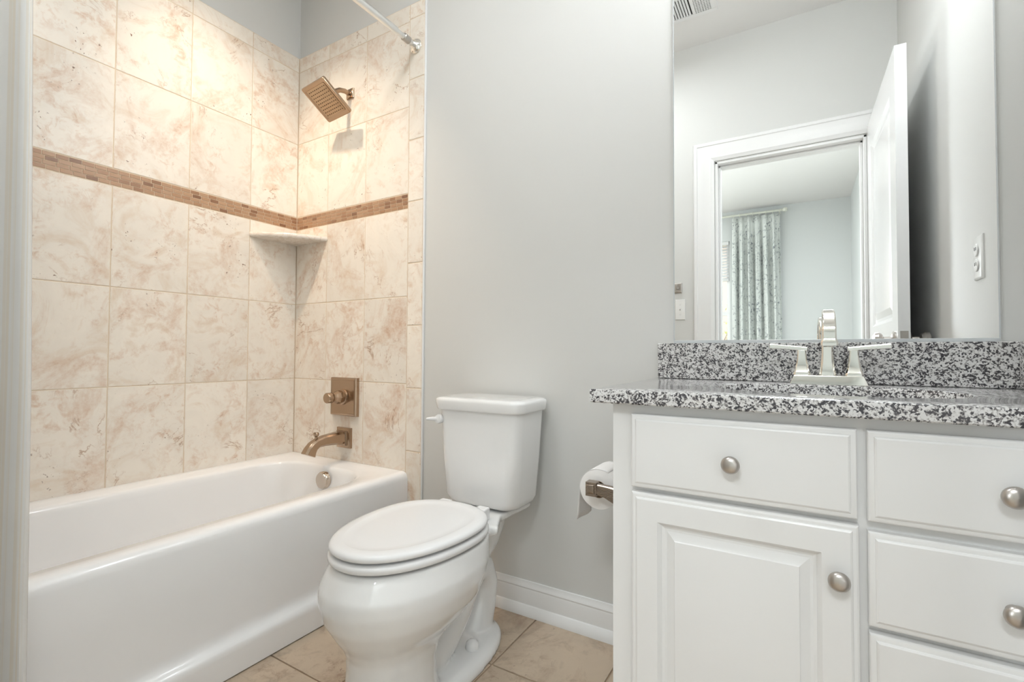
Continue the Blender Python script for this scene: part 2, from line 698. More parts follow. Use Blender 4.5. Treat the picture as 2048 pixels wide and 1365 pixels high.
# --- door frame
bm = nb()
CW = 0.114
cprof = [(0.0, 0.0), (0.0, 0.016), (0.006, 0.022), (0.020, 0.022), (0.024, 0.018), (0.034, 0.019), (0.060, 0.016), (0.088, 0.014),
         (0.096, 0.016), (0.102, 0.013), (0.114, 0.009), (0.114, 0.0)]
path = [(DX0 - 0.004, 0.0), (DX0 - 0.004, DZ + 0.004), (DX1 + 0.004, DZ + 0.004), (DX1 + 0.004, 0.0)]
rings = []
for k, (px, pz) in enumerate(path):
    ring = []
    for ins, h in cprof:
        off = CW - ins
        if k in (1, 2):
            dx, dz = (-off if k == 1 else off), off
        else:
            dx, dz = (-off if k == 0 else off), 0
        ring.append(Vector((min(px + dx, XR - 0.001), YF + h, pz + dz)))
    rings.append(ring)
loft(bm, rings)
struct('trim_1', bm, MT['trim'], angle=20)
bm = nb()
JT = 0.014
for x0, x1, z0, z1 in ((DX0 - 0.0, DX0 + JT, 0, DZ), (DX1 - JT, DX1, 0, DZ), (DX0, DX1, DZ - JT, DZ)):
    box(bm, x0, x1, YF - WT - 0.001, YF + 0.001, z0, z1)
for x0, x1, z0, z1 in ((DX0 + JT, DX0 + JT + 0.011, 0, DZ - JT), (DX1 - JT - 0.011, DX1 - JT, 0, DZ - JT), (DX0 + JT, DX1 - JT, DZ - JT - 0.011, DZ - JT)):
    box(bm, x0, x1, YF - WT + 0.02, YF - 0.040, z0, z1)
struct('trim_2', bm, MT['trim'], bevel=0.002)

# --- the open door leaf (hinged on the right jamb, swung into the room)
DT, DW = 0.036, 0.745
droot = bpy.data.objects.new('door_1', None)
COL.objects.link(droot)
droot['kind'] = 'structure'
ORG[droot] = Vector((0, 0, 0))
bm = nb()
# leaf built along +X from the hinge, faces at y=0 and y=DT, then turned
stile, z_bot, z_lock0, z_lock1, z_top = 0.112, 0.22, 0.86, 1.02, 1.905
LZ = 2.044
for a, b, c, d in ((0, stile, 0.008, LZ), (DW - stile, DW, 0.008, LZ), (stile, DW - stile, 0.008, z_bot), (stile, DW - stile, z_lock0, z_lock1), (stile, DW - stile, z_top, LZ)):
    box(bm, a, b, 0, DT, c, d)
leaf = obj('leaf', bm, MT['door'], droot, smooth=False)
for s, yf in ((-1, 0.0), (1, DT)):
    for c, d in ((z_bot, z_lock0), (z_lock1, z_top)):
        bm = nb()
        rect_rings(bm, stile, DW - stile, c, d, yf, [(0.0, -0.014), (0.0, 0.0), (0.008, -0.004), (0.016, -0.009), (0.03, -0.010), (0.055, -0.003), (0.06, -0.002)], s)
        obj('panel', bm, MT['door'], droot, angle=15)
for s, yf in ((-1, 0.0), (1, DT)):
    bm = nb()
    lathe(bm, [(0.032, 0), (0.032, s * 0.004), (0.026, s * 0.010), (0.012, s * 0.013), (0.011, s * 0.035), (0.022, s * 0.040), (0.029, s * 0.052), (0.027, s * 0.064), (0.012, s * 0.070)], (DW - 0.062, yf, 0.945), 'Y', 28)
    obj('door_knob', bm, MT['nickel'], droot)
bm = nb(); box(bm, DW - 0.0005, DW + 0.0015, 0.006, DT - 0.006, 0.915, 0.975)
obj('latch_plate', bm, MT['nickel'], droot)
for hz in (0.20, 1.02, 1.82):
    bm = nb(); lathe(bm, [(0.006, 0), (0.006, 0.09)], (-0.004, -0.004, hz), 'Z', 12)
    obj('hinge', bm, MT['nickel'], droot)
# free edge at x 2.400-2.436, y -1.55+DW
ang = math.atan2(DW, 0.010)
droot.location = (2.393 + 0.0, YF + 0.012, 0)
droot.rotation_euler = (0, 0, ang)
# local +y after the turn points to -X, so slide the leaf behind its room face
for ch in droot.children:
    ch.location.y -= DT

# ------------------------------------------------------------------ the bedroom seen through the doorway
bm = nb(); box(bm, BXL - 0.1, BXR + 0.1, BY - 0.1, YF - 0.06, -0.07, -0.004)
bf = struct('floor', bm, MT['carpet'], smooth=False)
bm = nb(); box(bm, BXL - 0.1, BXR + 0.1, BY - 0.1, YF - 0.02, HC, HC + 0.06)
struct('ceiling', bm, MT['ceil'], smooth=False)
bm = nb(); box(bm, BXR, BXR + 0.1, BY, YF - WT, -0.06, HC)
struct('wall_bedroom_right', bm, MT['bpaint'], smooth=False)
bm = nb(); box(bm, BXL - 0.1, BXL, BY, YF - WT, -0.06, HC)
struct('wall_bedroom_left', bm, MT['bpaint'], smooth=False)
bm = nb(); box(bm, BXL, -0.3, YF - WT, YF, -0.06, HC)
struct('wall_bedroom_front', bm, MT['bpaint'], smooth=False)
bm = nb()
xs = [BXL - 0.1, W2[0], W2[1], W1[0], W1[1], BXR + 0.1]
for i, (a, b) in enumerate(zip(xs[:-1], xs[1:])):
    if i in (1, 3):
        box(bm, a, b, BY - 0.12, BY, -0.06, W1[2])
        box(bm, a, b, BY - 0.12, BY, W1[3], HC)
    else:
        box(bm, a, b, BY - 0.12, BY, -0.06, HC)
struct('wall_bedroom_back', bm, MT['bpaint'], smooth=False)

glass_t = NT('window_glass')
tr_ = glass_t.n('BsdfTransparent')
gl_ = glass_t.n('BsdfGlossy')
gl_.inputs['Roughness'].default_value = 0.0
mx_ = glass_t.n('MixShader')
mx_.inputs[0].default_value = 0.06
glass_t.l(tr_.outputs[0], mx_.inputs[1])
glass_t.l(gl_.outputs[0], mx_.inputs[2])
glass_t.l(mx_.outputs[0], glass_t.out.inputs['Surface'])
for wi, W in enumerate((W1, W2)):  # the second of these is the added, unseen window
    x0, x1, z0, z1 = W
    wr = bpy.data.objects.new('window_%d' % (wi + 1), None)
    COL.objects.link(wr)
    wr['kind'] = 'structure'
    ORG[wr] = Vector((0, 0, 0))
    bm = nb()
    fwid = 0.04
    zm = 1.415
    for a, b, c, d in ((x0, x0 + fwid, z0, z1), (x1 - fwid, x1, z0, z1), (x0 + fwid, x1 - fwid, z0, z0 + fwid), (x0 + fwid, x1 - fwid, z1 - fwid, z1), (x0 + fwid, x1 - fwid, zm - 0.025, zm + 0.025)):
        box(bm, a, b, BY - 0.09, BY - 0.05, c, d)
    obj('window_frame', bm, MT['trim'], wr, smooth=False)
    bm = nb(); box(bm, x0 - 0.05, x1 + 0.05, BY - 0.05, BY + 0.04, z0 - 0.02, z0)
    obj('window_sill', bm, MT['trim'], wr, bevel=0.004)
    bm = nb(); box(bm, x0 + 0.03, x1 - 0.03, BY - 0.072, BY - 0.068, z0 + 0.03, z1 - 0.03)
    obj('pane', bm, glass_t.m, wr, smooth=False)
    bl = thing('window_blind', 'white slatted blind half raised in the window behind the printed curtain' if wi == 0 else 'white slatted blind raised high in the added, unseen second bedroom window', 'blind', ((x0 + x1) / 2, BY - 0.02, z1), 'bedroom window blinds')
    bm = nb(); box(bm, x0 + 0.01, x1 - 0.01, BY - 0.04, BY - 0.002, z1 - 0.045, z1 - 0.002)
    obj('head_rail', bm, MT['trim'], bl, bevel=0.003)
    zb = 1.84 if wi == 0 else 2.1
    k = 0
    z = z1 - 0.07
    while z > zb + 0.03:
        bm = nb()
        for q in range(2):
            pass
        loft(bm, [[Vector((xx, BY - 0.022 + dy, z + dz)) for dy, dz in ((-0.022, 0.016), (0.0, 0.004), (0.022, -0.016), (0.021, -0.019), (-0.001, 0.001), (-0.023, 0.013))] for xx in (x0 + 0.012, x1 - 0.012)])
        obj('slat', bm, MT['trim'], bl)
        z -= 0.038
    bm = nb(); box(bm, x0 + 0.012, x1 - 0.012, BY - 0.045, BY - 0.003, zb, zb + 0.022)
    obj('bottom_rail', bm, MT['trim'], bl, bevel=0.003)

# curtain with pinch pleats
bm = nb()
X0c, X1c, n = 1.355, 1.905, 120
rows = []
zt, zbm = 2.618, 0.03
for j in range(30):
    f = j / 29
    z = zt + (zbm - zt) * f
    amp = 0.016 + 0.040 * min(1, f * 5)
    ring = []
    for i in range(n + 1):
        u = i / n
        ph = u * 2 * PI * 6 + 0.5 * math.sin(3 * u + 2 * f)
        x = X0c + (X1c - X0c) * u * (0.97 + 0.05 * f) + 0.02 * (1 - f) * 0
        y = BY + 0.105 + amp * math.sin(ph) + 0.25 * amp * math.sin(2.3 * ph + 1.0)
        ring.append(Vector((x, y, z)))
    rows.append(ring)
front = [[bm.verts.new(p) for p in r] for r in rows]
for a, b in zip(front[:-1], front[1:]):
    for i in range(n):
        bm.faces.new((a[i], a[i + 1], b[i + 1], b[i]))
cur = obj('curtain', bm, MT['cprint'])
md = cur.modifiers.new('thick', 'SOLIDIFY'); md.thickness = 0.003
tag(cur, 'floor length pleated curtain with blue grey print beside the bedroom window', 'curtain')
rodt = thing('curtain_rod', 'cream curtain rod with ball finial carrying the printed bedroom curtain', 'curtain rod', (1.1, BY + 0.105, 2.655))
bm = nb(); tube(bm, [(0.0, BY + 0.105, 2.655), (1.90, BY + 0.105, 2.655)], 0.013, 14)
obj('rod', bm, MT['cream'], rodt)
bm = nb(); lathe(bm, [(0.013, 1.90), (0.018, 1.905), (0.018, 1.912), (0.012, 1.916), (0.022, 1.926), (0.030, 1.945), (0.022, 1.966), (0.006, 1.974)], (0, BY + 0.105, 2.655), 'X', 20)
obj('finial', bm, MT['cream'], rodt)
for xb in (0.15, 1.885):
    bm = nb(); tube(bm, [(xb, BY, 2.63), (xb, BY + 0.06, 2.63), (xb, BY + 0.105, 2.64)], 0.008, 10)
    obj('bracket', bm, MT['cream'], rodt)
ring_bm = nb()
ang_n = 20
loftpts = [Vector((0, 0.022 * math.cos(2 * PI * k / ang_n), 0.022 * math.sin(2 * PI * k / ang_n))) for k in range(ang_n)]
tube(ring_bm, loftpts + [loftpts[0]], 0.003, 8, cap=False)
r0 = obj('curtain_ring', ring_bm, MT['cream'], loc=(1.37, BY + 0.105, 2.648))
tag(r0, 'small cream ring on the rod holding up the printed bedroom curtain', 'ring', 'rings on the curtain rod')
for k in range(1, 8):
    copy_tree(r0, loc=(1.37 + k * 0.0735, BY + 0.105, 2.648))

# outdoors beyond the window: lawn, a pale house and a leafless bush
bm = nb(); box(bm, -14, 14, -24, BY - 0.3, -0.5, -0.45)
struct('ground', bm, plain('lawn', srgb(150, 150, 90), 0.95), smooth=False)
bm = nb(); box(bm, -8, 4, -18.5, -14, -0.45, 4.2)
loft(bm, [[Vector((x, -18.8, 4.2)), Vector((x, -13.7, 4.2)), Vector((x, -16.2, 6.2))] for x in (-8.3, 4.3)])
tag(obj('house', bm, plain('house_siding', srgb(236, 214, 200), 0.8), smooth=False), 'pale peach neighbouring house seen through the bedroom window', 'house')
bush = thing('shrub', 'yellow green twiggy shrub outside below the bedroom window', 'shrub', (0.3, -7.8, -0.45))
rnd = random.Random(11)
bm = nb()
tips = []
for k in range(16):
    a = rnd.uniform(0, 2 * PI)
    L = rnd.uniform(0.5, 1.2)
    p = Vector((0.3, -7.8, -0.45))
    pts = [p.copy()]
    for s in range(5):
        p = p + Vector((math.cos(a) * L * 0.16 + rnd.uniform(-.06, .06), math.sin(a) * L * 0.12, 0.34 + rnd.uniform(-.05, .1)))
        pts.append(p.copy())
        tips.append(p.copy())
    tube(bm, pts, [0.02, 0.016, 0.012, 0.009, 0.006, 0.003], 6)
obj('stems', bm, plain('bark', srgb(150, 120, 96), 0.9), bush)
bm = nb()
for t_ in tips:
    for q in range(14):
        c = t_ + Vector((rnd.gauss(0, .16), rnd.gauss(0, .16), rnd.gauss(0, .16)))
        u = Vector((rnd.gauss(0, 1), rnd.gauss(0, 1), rnd.gauss(0, 1))).normalized() * 0.035
        w = u.cross(Vector((rnd.gauss(0, 1), rnd.gauss(0, 1), rnd.gauss(0, 1)))).normalized() * 0.018
        bm.faces.new([bm.verts.new(c + u), bm.verts.new(c + w), bm.verts.new(c - u), bm.verts.new(c - w)])
lv = obj('foliage', bm, plain('leaves', srgb(206, 200, 110), 0.7), bush, smooth=False)

# ------------------------------------------------------------------ bathtub
tub = thing('bathtub', 'white alcove bathtub with a flat apron along the tiled left wall', 'bathtub', (0.38, -0.775, 0))
RZ = 0.407
bm = nb()
y0, y1 = YF + 0.006, -0.001
prof = [(0.705, RZ), (0.715, RZ - 0.0005), (0.723, RZ - 0.003), (0.730, RZ - 0.008), (0.735, RZ - 0.017), (0.737, RZ - 0.03), (0.737, 0.25), (0.735, 0.122), (0.736, 0.108), (0.741, 0.097), (0.750, 0.089), (0.758, 0.083), (0.7615, 0.076), (0.7625, 0.066), (0.7625, 0.003)]
n_in = 10
op = dict(x0=0.078, x1=0.652, y0=-1.47, y1=-0.092)
# rim: outer ring matched to the opening ring
inner = rrect(op['x0'], op['x1'], op['y0'], op['y1'], 0.16, RZ, n_in)


def outer_match(ring, x0, x1, ya, yb, z):
    cx, cy = (x0 + x1) / 2, (ya + yb) / 2
    o = []
    k = n_in + 1
    for i, p in enumerate(ring):
        corner = i // k
        f = (i % k) / n_in
        if corner == 0:
            q = (x1, yb) if abs(f - 0.5) < 1e-6 else ((x1, p.y + (yb - p.y) * f * 2 * 0.999) if f < 0.5 else (p.x + (x1 - p.x) * (1 - f) * 2 * 0.999, yb))
        elif corner == 1:
            q = (x0, yb) if abs(f - 0.5) < 1e-6 else ((p.x + (x0 - p.x) * f * 2 * 0.999, yb) if f < 0.5 else (x0, p.y + (yb - p.y) * (1 - f) * 2 * 0.999))
        elif corner == 2:
            q = (x0, ya) if abs(f - 0.5) < 1e-6 else ((x0, p.y + (ya - p.y) * f * 2 * 0.999) if f < 0.5 else (p.x + (x0 - p.x) * (1 - f) * 2 * 0.999, ya))
        else:
            q = (x1, ya) if abs(f - 0.5) < 1e-6 else ((p.x + (x1 - p.x) * f * 2 * 0.999, ya) if f < 0.5 else (x1, p.y + (ya - p.y) * (1 - f) * 2 * 0.999))
        o.append(Vector((q[0], q[1], z)))
    return o


basin = [outer_match(inner, 0.001, 0.705, y0, y1, RZ)]
# a shallow step on the deck, then the rolled edge, the walls and the floor of the tub
for ins, dz, r in ((-0.030, 0.0, 0.19), (-0.022, -0.003, 0.185), (-0.004, -0.004, 0.17), (0.004, -0.008, 0.165), (0.009, -0.016, 0.16), (0.013, -0.035, 0.16), (0.022, -0.12, 0.16), (0.034, -0.22, 0.155), (0.048, -0.28, 0.15), (0.075, -0.318, 0.14), (0.12, -0.333, 0.12), (0.20, -0.338, 0.08)):
    xa = max(op['x0'] + ins, 0.02)
    xb = op['x1'] - ins if ins > -0.02 else op['x1'] - ins * 0.6
    ya = op['y0'] + ins * (1.0 if dz > -0.1 else 2.2)
    yb = op['y1'] - ins * (1.0 if dz > -0.1 else 1.4)
    basin.append(rrect(xa, xb, ya, yb, r, RZ + dz, n_in))
loft(bm, basin, cap0=False, cap1=True)
# apron
loft(bm, [[Vector((x, y, z)) for x, z in prof] for y in (y0, y1)], False, False, closed=False)
# ends of the apron so that it has thickness
for y in (y0, y1):
    vs = [bm.verts.new((x, y, z)) for x, z in prof] + [bm.verts.new((0.66, y, 0.003)), bm.verts.new((0.66, y, RZ))]
    bm.faces.new(vs)
bmesh.ops.remove_doubles(bm, verts=bm.verts, dist=0.0004)
obj('shell', bm, MT['acrylic'], tub, angle=40)
bm = nb(); lathe(bm, [(0.036, 0.0), (0.036, -0.016), (0.032, -0.022), (0.0, -0.023)], (0.378, -0.112, 0.350), 'Y', 32, cap=False)
ov = obj('overflow_cover', bm, MT['warmnickel'], tub)
ov['label'] = 'round polished nickel overflow cover'
bm = nb(); lathe(bm, [(0.036, 0.0), (0.034, 0.003), (0.0, 0.004)], (0.378, -0.36, 0.0695), 'Z', 28, cap=False)
obj('drain', bm, MT['chrome'], tub)

# tub spout
sp_ = thing('tub_spout', 'bronze tub spout with pull-up diverter low on the shower wall', 'tub spout', (0.365, 0.0, 0.51))
bm = nb(); rect_rings(bm, 0.365 - 0.044, 0.365 + 0.044, 0.466, 0.554, 0.0, [(0, 0), (0, 0.010), (0.005, 0.014), (0.012, 0.016), (0.014, 0.024), (0.016, 0.026)])
obj('escutcheon', bm, MT['bronze'], sp_)
bm = nb()
sweep(bm, [((0.365, -0.020, 0.512), 0.056, 0.056), ((0.365, -0.045, 0.513), 0.051, 0.053), ((0.365, -0.08, 0.513), 0.046, 0.048), ((0.365, -0.115, 0.512), 0.043, 0.043),
           ((0.365, -0.145, 0.507), 0.039, 0.038), ((0.365, -0.165, 0.496), 0.040, 0.042), ((0.365, -0.178, 0.480), 0.042, 0.048), ((0.365, -0.186, 0.462), 0.044, 0.054)], ch=0.2)
obj('spout', bm, MT['bronze'], sp_, bevel=0.002)
bm = nb(); lathe(bm, [(0.006, 0.505), (0.006, 0.535), (0.010, 0.538), (0.012, 0.546), (0.009, 0.552), (0.0, 0.553)], (0.365, -0.150, 0.0), 'Z', 18, cap=False)
obj('diverter_knob', bm, MT['bronze'], sp_)

# shower valve
sv_ = thing('shower_valve', 'square bronze shower valve plate with a single knob handle', 'shower valve', (0.366, 0, 0.69))
bm = nb(); rect_rings(bm, 0.366 - 0.084, 0.366 + 0.084, 0.606, 0.774, 0.0, [(0, 0), (0.001, 0.013), (0.005, 0.018), (0.011, 0.020), (0.012, 0.019), (0.03, 0.0195)])
obj('plate', bm, MT['bronze'], sv_, angle=20)
bm = nb(); lathe(bm, [(0.036, -0.018), (0.034, -0.026), (0.026, -0.030)], (0.366, 0, 0.69), 'Y', 32)
obj('collar', bm, MT['bronze'], sv_)
bm = nb(); lathe(bm, [(0.026, -0.028), (0.030, -0.034), (0.030, -0.046), (0.022, -0.062), (0.020, -0.074)], (0.366, 0, 0.69), 'Y', 8)
hd = obj('handle', bm, MT['bronze'], sv_, bevel=0.0015)
bm = nb(); lathe(bm, [(0.018, -0.072), (0.0215, -0.075), (0.0225, -0.080), (0.0225, -0.100), (0.0205, -0.103), (0.0, -0.1035)], (0.366, 0, 0.69), 'Y', 24, cap=False)
obj('handle_end', bm, MT['bronze'], hd)

# shower head
sh = thing('rain_shower', 'square bronze rain shower head tilted down on a short wall arm', 'shower head', (0.366, 0, 2.045))
bm = nb(); rect_rings(bm, 0.372 - 0.022, 0.372 + 0.022, 2.023, 2.067, 0.0, [(0, 0), (0, 0.006), (0.004, 0.010), (0.010, 0.012)])
obj('escutcheon', bm, MT['bronze'], sh)
hc = Vector((0.36, -0.122, 1.9616))
nrm = Vector((0, -0.555, -0.832)).normalized()
bm = nb()
back = hc - nrm * 0.030
tube(bm, [(0.368, -0.004, 2.045), (0.366, -0.03, 2.047), (0.364, -0.055, 2.040), (0.362, -0.078, 2.023), tuple(back - nrm * 0.012), tuple(back + nrm * 0.004)], 0.0105, 16)
obj('arm', bm, MT['bronze'], sh)
Ru = Vector((1, 0, 0))
Rv = nrm.cross(Ru).normalized()
rz = Matrix.Rotation(-0.10, 3, 'Z')


def hp(a, b, d):
    return rz @ (a * Ru + b * Rv + d * nrm) + hc


def hring(s, d, r=0.008):
    return [hp(p.x, p.y, d) for p in rrect(-s, s, -s, s, r, 0, 4)]


bm = nb()
loft(bm, [hring(0.012, -0.034, 0.01), hring(0.016, -0.026, 0.01), hring(0.030, -0.020), hring(0.074, -0.016), hring(0.081, -0.012), hring(0.082, -0.004), hring(0.081, 0.0), hring(0.070, 0.0008), hring(0.066, -0.002)])
hh = obj('head_body', bm, MT['bronze'], sh)
bm = nb(); loft(bm, [hring(0.065, -0.004), hring(0.064, -0.001), hring(0.056, 0.0)])
fp = obj('face_plate', bm, plain('spray_face', (0.46, 0.335, 0.225), 0.22, 0.9), hh)
bm = nb()
rr = []
for s_, d in ((0.0023, -0.001), (0.0021, 0.0016), (0.0011, 0.0020)):
    rr.append([hp(s_ * math.cos(2 * PI * k / 8), s_ * math.sin(2 * PI * k / 8), d) for k in range(8)])
loft(bm, rr)
nz0 = obj('nozzle', bm, plain('nozzle_rubber', (0.20, 0.12, 0.07), 0.6), hh)
for i in range(9):
    for j in range(9):
        if (i, j) != (4, 4):
            copy_tree(nz0, loc=hp((i - 4) * 0.0134, (j - 4) * 0.0134, 0) - hc, parent=hh)

# corner shelf
bm = nb()
npt = 24
sR = 0.232


def shelf_ring(z, s):
    o = [Vector((0.0005, -0.0005, z))]
    for i in range(npt + 1):
        t_ = i / npt
        a = Vector((0.226 + s, -0.0005, z)).lerp(Vector((0.0005, -0.236 - s, z)), t_)
        bul = 0.030 * math.sin(PI * t_)
        o.append(a + Vector((0.72, -0.70, 0)) * bul)
    return o


loft(bm, [shelf_ring(1.398, -0.006), shelf_ring(1.401, -0.001), shelf_ring(1.408, 0.0), shelf_ring(1.416, -0.001), shelf_ring(1.419, -0.006)])
tag(obj('corner_shelf', bm, MT['shelf'], angle=50), 'cream marble shelf fitted into the tiled corner below the mosaic band', 'shelf')

# shower rod and curtain
rod = thing('shower_rod', 'satin metal tension rod running from the tiled wall over the bathtub front', 'shower rod', (0.76, -0.77, 2.135))
bm = nb(); tube(bm, [(0.76, -0.115, 2.135), (0.76, YF + 0.02, 2.135)], 0.0135, 20)
obj('tube', bm, MT['rod'], rod)
bm = nb(); tube(bm, [(0.76, -0.02, 2.135), (0.76, -0.13, 2.135)], 0.0105, 20)
obj('inner_tube', bm, MT['rod'], rod)
bm = nb(); lathe(bm, [(0.0125, -0.075), (0.0150, -0.073), (0.0150, -0.045), (0.0125, -0.043)], (0.76, 0, 2.135), 'Y', 20)
obj('collar', bm, MT['nickel'], rod)
for s, yy in ((-1, -0.0005), (1, YF + 0.006)):
    bm = nb(); lathe(bm, [(0.029, 0), (0.030, s * 0.005), (0.027, s * 0.011), (0.018, s * 0.016), (0.0125, s * 0.028)], (0.76, yy, 2.135), 'Y', 28)
    obj('end_flange', bm, MT['chrome'], rod)
bm = nb()
n, m = 110, 24
rows = []
for j in range(m + 1):
    f = j / m
    z = 2.104 - f * 2.04
    ring = []
    for i in range(n + 1):
        u = i / n
        y = -1.134 - 0.018 * (1 - f) - 0.36 * u
        ph = u * 2 * PI * 6.5
        amp = 0.018 + 0.006 * f
        x = 0.762 + 0.046 * min(1, f * 1.6) + amp * math.sin(ph + 0.6) + 0.005 * math.sin(2.1 * ph)
        ring.append(Vector((x, y + 0.008 * math.cos(ph), z)))
    rows.append(ring)
vv = [[bm.verts.new(p) for p in r] for r in rows]
for a, b in zip(vv[:-1], vv[1:]):
    for i in range(n):
        bm.faces.new((a[i], a[i + 1], b[i + 1], b[i]))
sc_ = obj('shower_curtain', bm, MT['fabric'])
md = sc_.modifiers.new('thick', 'SOLIDIFY'); md.thickness = 0.0018
tag(sc_, 'pale translucent shower curtain gathered at the near end of the bathtub', 'shower curtain')

rb = nb()
lp = [Vector((0.023 * math.cos(2 * PI * k / 20), 0, 0.023 * math.sin(2 * PI * k / 20))) for k in range(20)]
tube(rb, lp + [lp[0]], 0.0016, 8, cap=False)
rg0 = obj('shower_curtain_ring', rb, MT['chrome'], loc=(0.762, -1.17, 2.1265))
tag(rg0, 'thin metal ring holding the pale shower curtain on its rod', 'ring', 'rings of the shower curtain')
for k in range(1, 6):
    copy_tree(rg0, loc=(0.762, -1.17 - 0.06 * k, 2.1265))

# can light trim over the tub
cl = thing('recessed_light', 'round white recessed can light in the ceiling over the bathtub', 'ceiling light', (0.375, -0.80, HC))
bm = nb(); lathe(bm, [(0.095, 0.0), (0.094, -0.006), (0.085, -0.008), (0.072, -0.004), (0.070, 0.0)], (0.375, -0.80, HC), 'Z', 40, cap=False)
obj('trim_ring', bm, MT['trim'], cl)
bm = nb(); lathe(bm, [(0.070, -0.001), (0.0, -0.003)], (0.375, -0.80, HC), 'Z', 40, cap=False)
obj('lens', bm, MT['lamp'], cl)

fm = thing('added_ceiling_light', 'added, unseen round flush ceiling lamp with white glass on the bathroom ceiling', 'ceiling light', (1.2, -0.92, HC))  # unseen fixture added to house the bathroom fill lamp
bm = nb(); lathe(bm, [(0.17, 0.0), (0.17, -0.02), (0.155, -0.024)], (1.2, -0.92, HC), 'Z', 40)
obj('canopy', bm, MT['nickel'], fm)
bm = nb(); lathe(bm, [(0.165, -0.022), (0.160, -0.045), (0.13, -0.064), (0.07, -0.076), (0.0, -0.079)], (1.2, -0.92, HC), 'Z', 40, cap=False)
obj('glass_shade', bm, emit('fill_lamp_glass', (1.0, 0.98, 0.95), 1.5), fm)

# ------------------------------------------------------------------ toilet
TX = 1.209
toilet = thing('toilet', 'white two-piece toilet with closed lid between bathtub and vanity', 'toilet', (TX, -0.35, 0))


def egg(cx, yb, yf, hw, z, n=56, sq=2.0, sb=2.6, mid=0.42):
    ym = yb + (yf - yb) * mid
    o = []
    for i in range(n):
        a = 2 * PI * i / n
        c, s = math.cos(a), math.sin(a)
        x = cx + hw * math.copysign(abs(c) ** (2 / 2.15), c)
        y = ym + ((yb - ym) * abs(s) ** (2 / sb) if s > 0 else (yf - ym) * abs(s) ** (2 / sq))
        o.append(Vector((x, y, z)))
    return o


bm = nb()
# bowl and front pedestal
loft(bm, [egg(TX, *r) for r in (
    (-0.43, -0.690, 0.108, 0.0), (-0.44, -0.684, 0.104, 0.03), (-0.45, -0.676, 0.100, 0.08), (-0.45, -0.672, 0.099, 0.13), (-0.43, -0.674, 0.103, 0.165),
    (-0.39, -0.686, 0.116, 0.192), (-0.345, -0.706, 0.142, 0.222), (-0.310, -0.728, 0.166, 0.260), (-0.288, -0.741, 0.178, 0.302), (-0.275, -0.740, 0.180, 0.335), (-0.265, -0.724, 0.172, 0.366), (-0.262, -0.709, 0.166, 0.386))])
# deck running back under the tank
dk = [(-0.30, 0.150, 0.030), (-0.25, 0.122, 0.046), (-0.20, 0.098, 0.034), (-0.14, 0.100, 0.030), (-0.06, 0.112, 0.026), (-0.035, 0.112, 0.024)]
loft(bm, [[Vector((TX + x, y, z)) for x, z in ((-hw, 0.392), (hw, 0.392), (hw, 0.392 - th * 0.6), (hw * 0.8, 0.392 - th), (-hw * 0.8, 0.392 - th), (-hw, 0.392 - th * 0.6))] for y, hw, th in dk])
# foot
loft(bm, [egg(TX, *r, sb=2.2, sq=2.4, mid=0.5) for r in ((-0.115, -0.60, 0.122, 0.0), (-0.115, -0.60, 0.122, 0.014), (-0.125, -0.59, 0.114, 0.026), (-0.15, -0.57, 0.095, 0.034))])
# trapway: up behind the bowl, over and down to the floor
tube(bm, [(TX, -0.50, 0.06), (TX, -0.43, 0.06), (TX, -0.37, 0.085), (TX, -0.31, 0.135), (TX, -0.262, 0.185), (TX, -0.215, 0.215), (TX, -0.172, 0.200), (TX, -0.155, 0.155), (TX, -0.165, 0.10), (TX, -0.185, 0.05), (TX, -0.20, 0.015)],
     [0.05, 0.060, 0.060, 0.057, 0.053, 0.050, 0.049, 0.049, 0.050, 0.053, 0.058], 24)
tube(bm, [(TX, -0.125, 0.380), (TX, -0.14, 0.335), (TX, -0.16, 0.29), (TX, -0.185, 0.245)], [0.062, 0.061, 0.054, 0.038], 20)
bowl = obj('bowl', bm, MT['porcelain'], toilet, angle=180)
md = bowl.modifiers.new('remesh', 'REMESH'); md.mode = 'VOXEL'; md.voxel_size = 0.0055; md.use_smooth_shade = True
md = bowl.modifiers.new('smooth', 'SMOOTH'); md.factor = 0.5; md.iterations = 9
for s in (1, -1):
    bm = nb(); lathe(bm, [(0.020, 0.024), (0.020, 0.038), (0.0175, 0.049), (0.010, 0.056), (0.0, 0.058)], (TX + s * 0.064, -0.300, 0.0), 'Z', 20, cap=False)
    obj('bolt_cap', bm, MT['seatp'], toilet)
# seat and lid
SY0, SY1, SH = -0.270, -0.716, 0.168


def ring_at(dx, z, dz_y=0.0):
    return egg(TX, SY0 - dx, SY1 + dx, SH - dx, z, 64)


bm = nb(); loft(bm, [ring_at(0.008, 0.391), ring_at(0.001, 0.394), ring_at(-0.002, 0.399), ring_at(-0.002, 0.407), ring_at(0.002, 0.411), ring_at(0.010, 0.4125)])
obj('seat', bm, MT['seatp'], toilet, angle=60)
bm = nb(); loft(bm, [ring_at(0.010, 0.4175), ring_at(0.003, 0.4195), ring_at(0.0, 0.424), ring_at(0.001, 0.430), ring_at(0.006, 0.4345), ring_at(0.014, 0.4365), ring_at(0.030, 0.437), ring_at(0.034, 0.4365), ring_at(0.042, 0.4345), ring_at(0.06, 0.4345), ring_at(0.10, 0.4352)])
obj('lid', bm, MT['seatp'], toilet, angle=60)
bm = nb()
for dx, dy in ((0.10, -0.52), (-0.10, -0.52), (0.12, -0.40), (-0.12, -0.40)):
    bm = nb(); box(bm, TX + dx - 0.008, TX + dx + 0.008, dy - 0.012, dy + 0.012, 0.385, 0.392)
    obj('bumper', bm, MT['seatp'], toilet)
bm = nb()
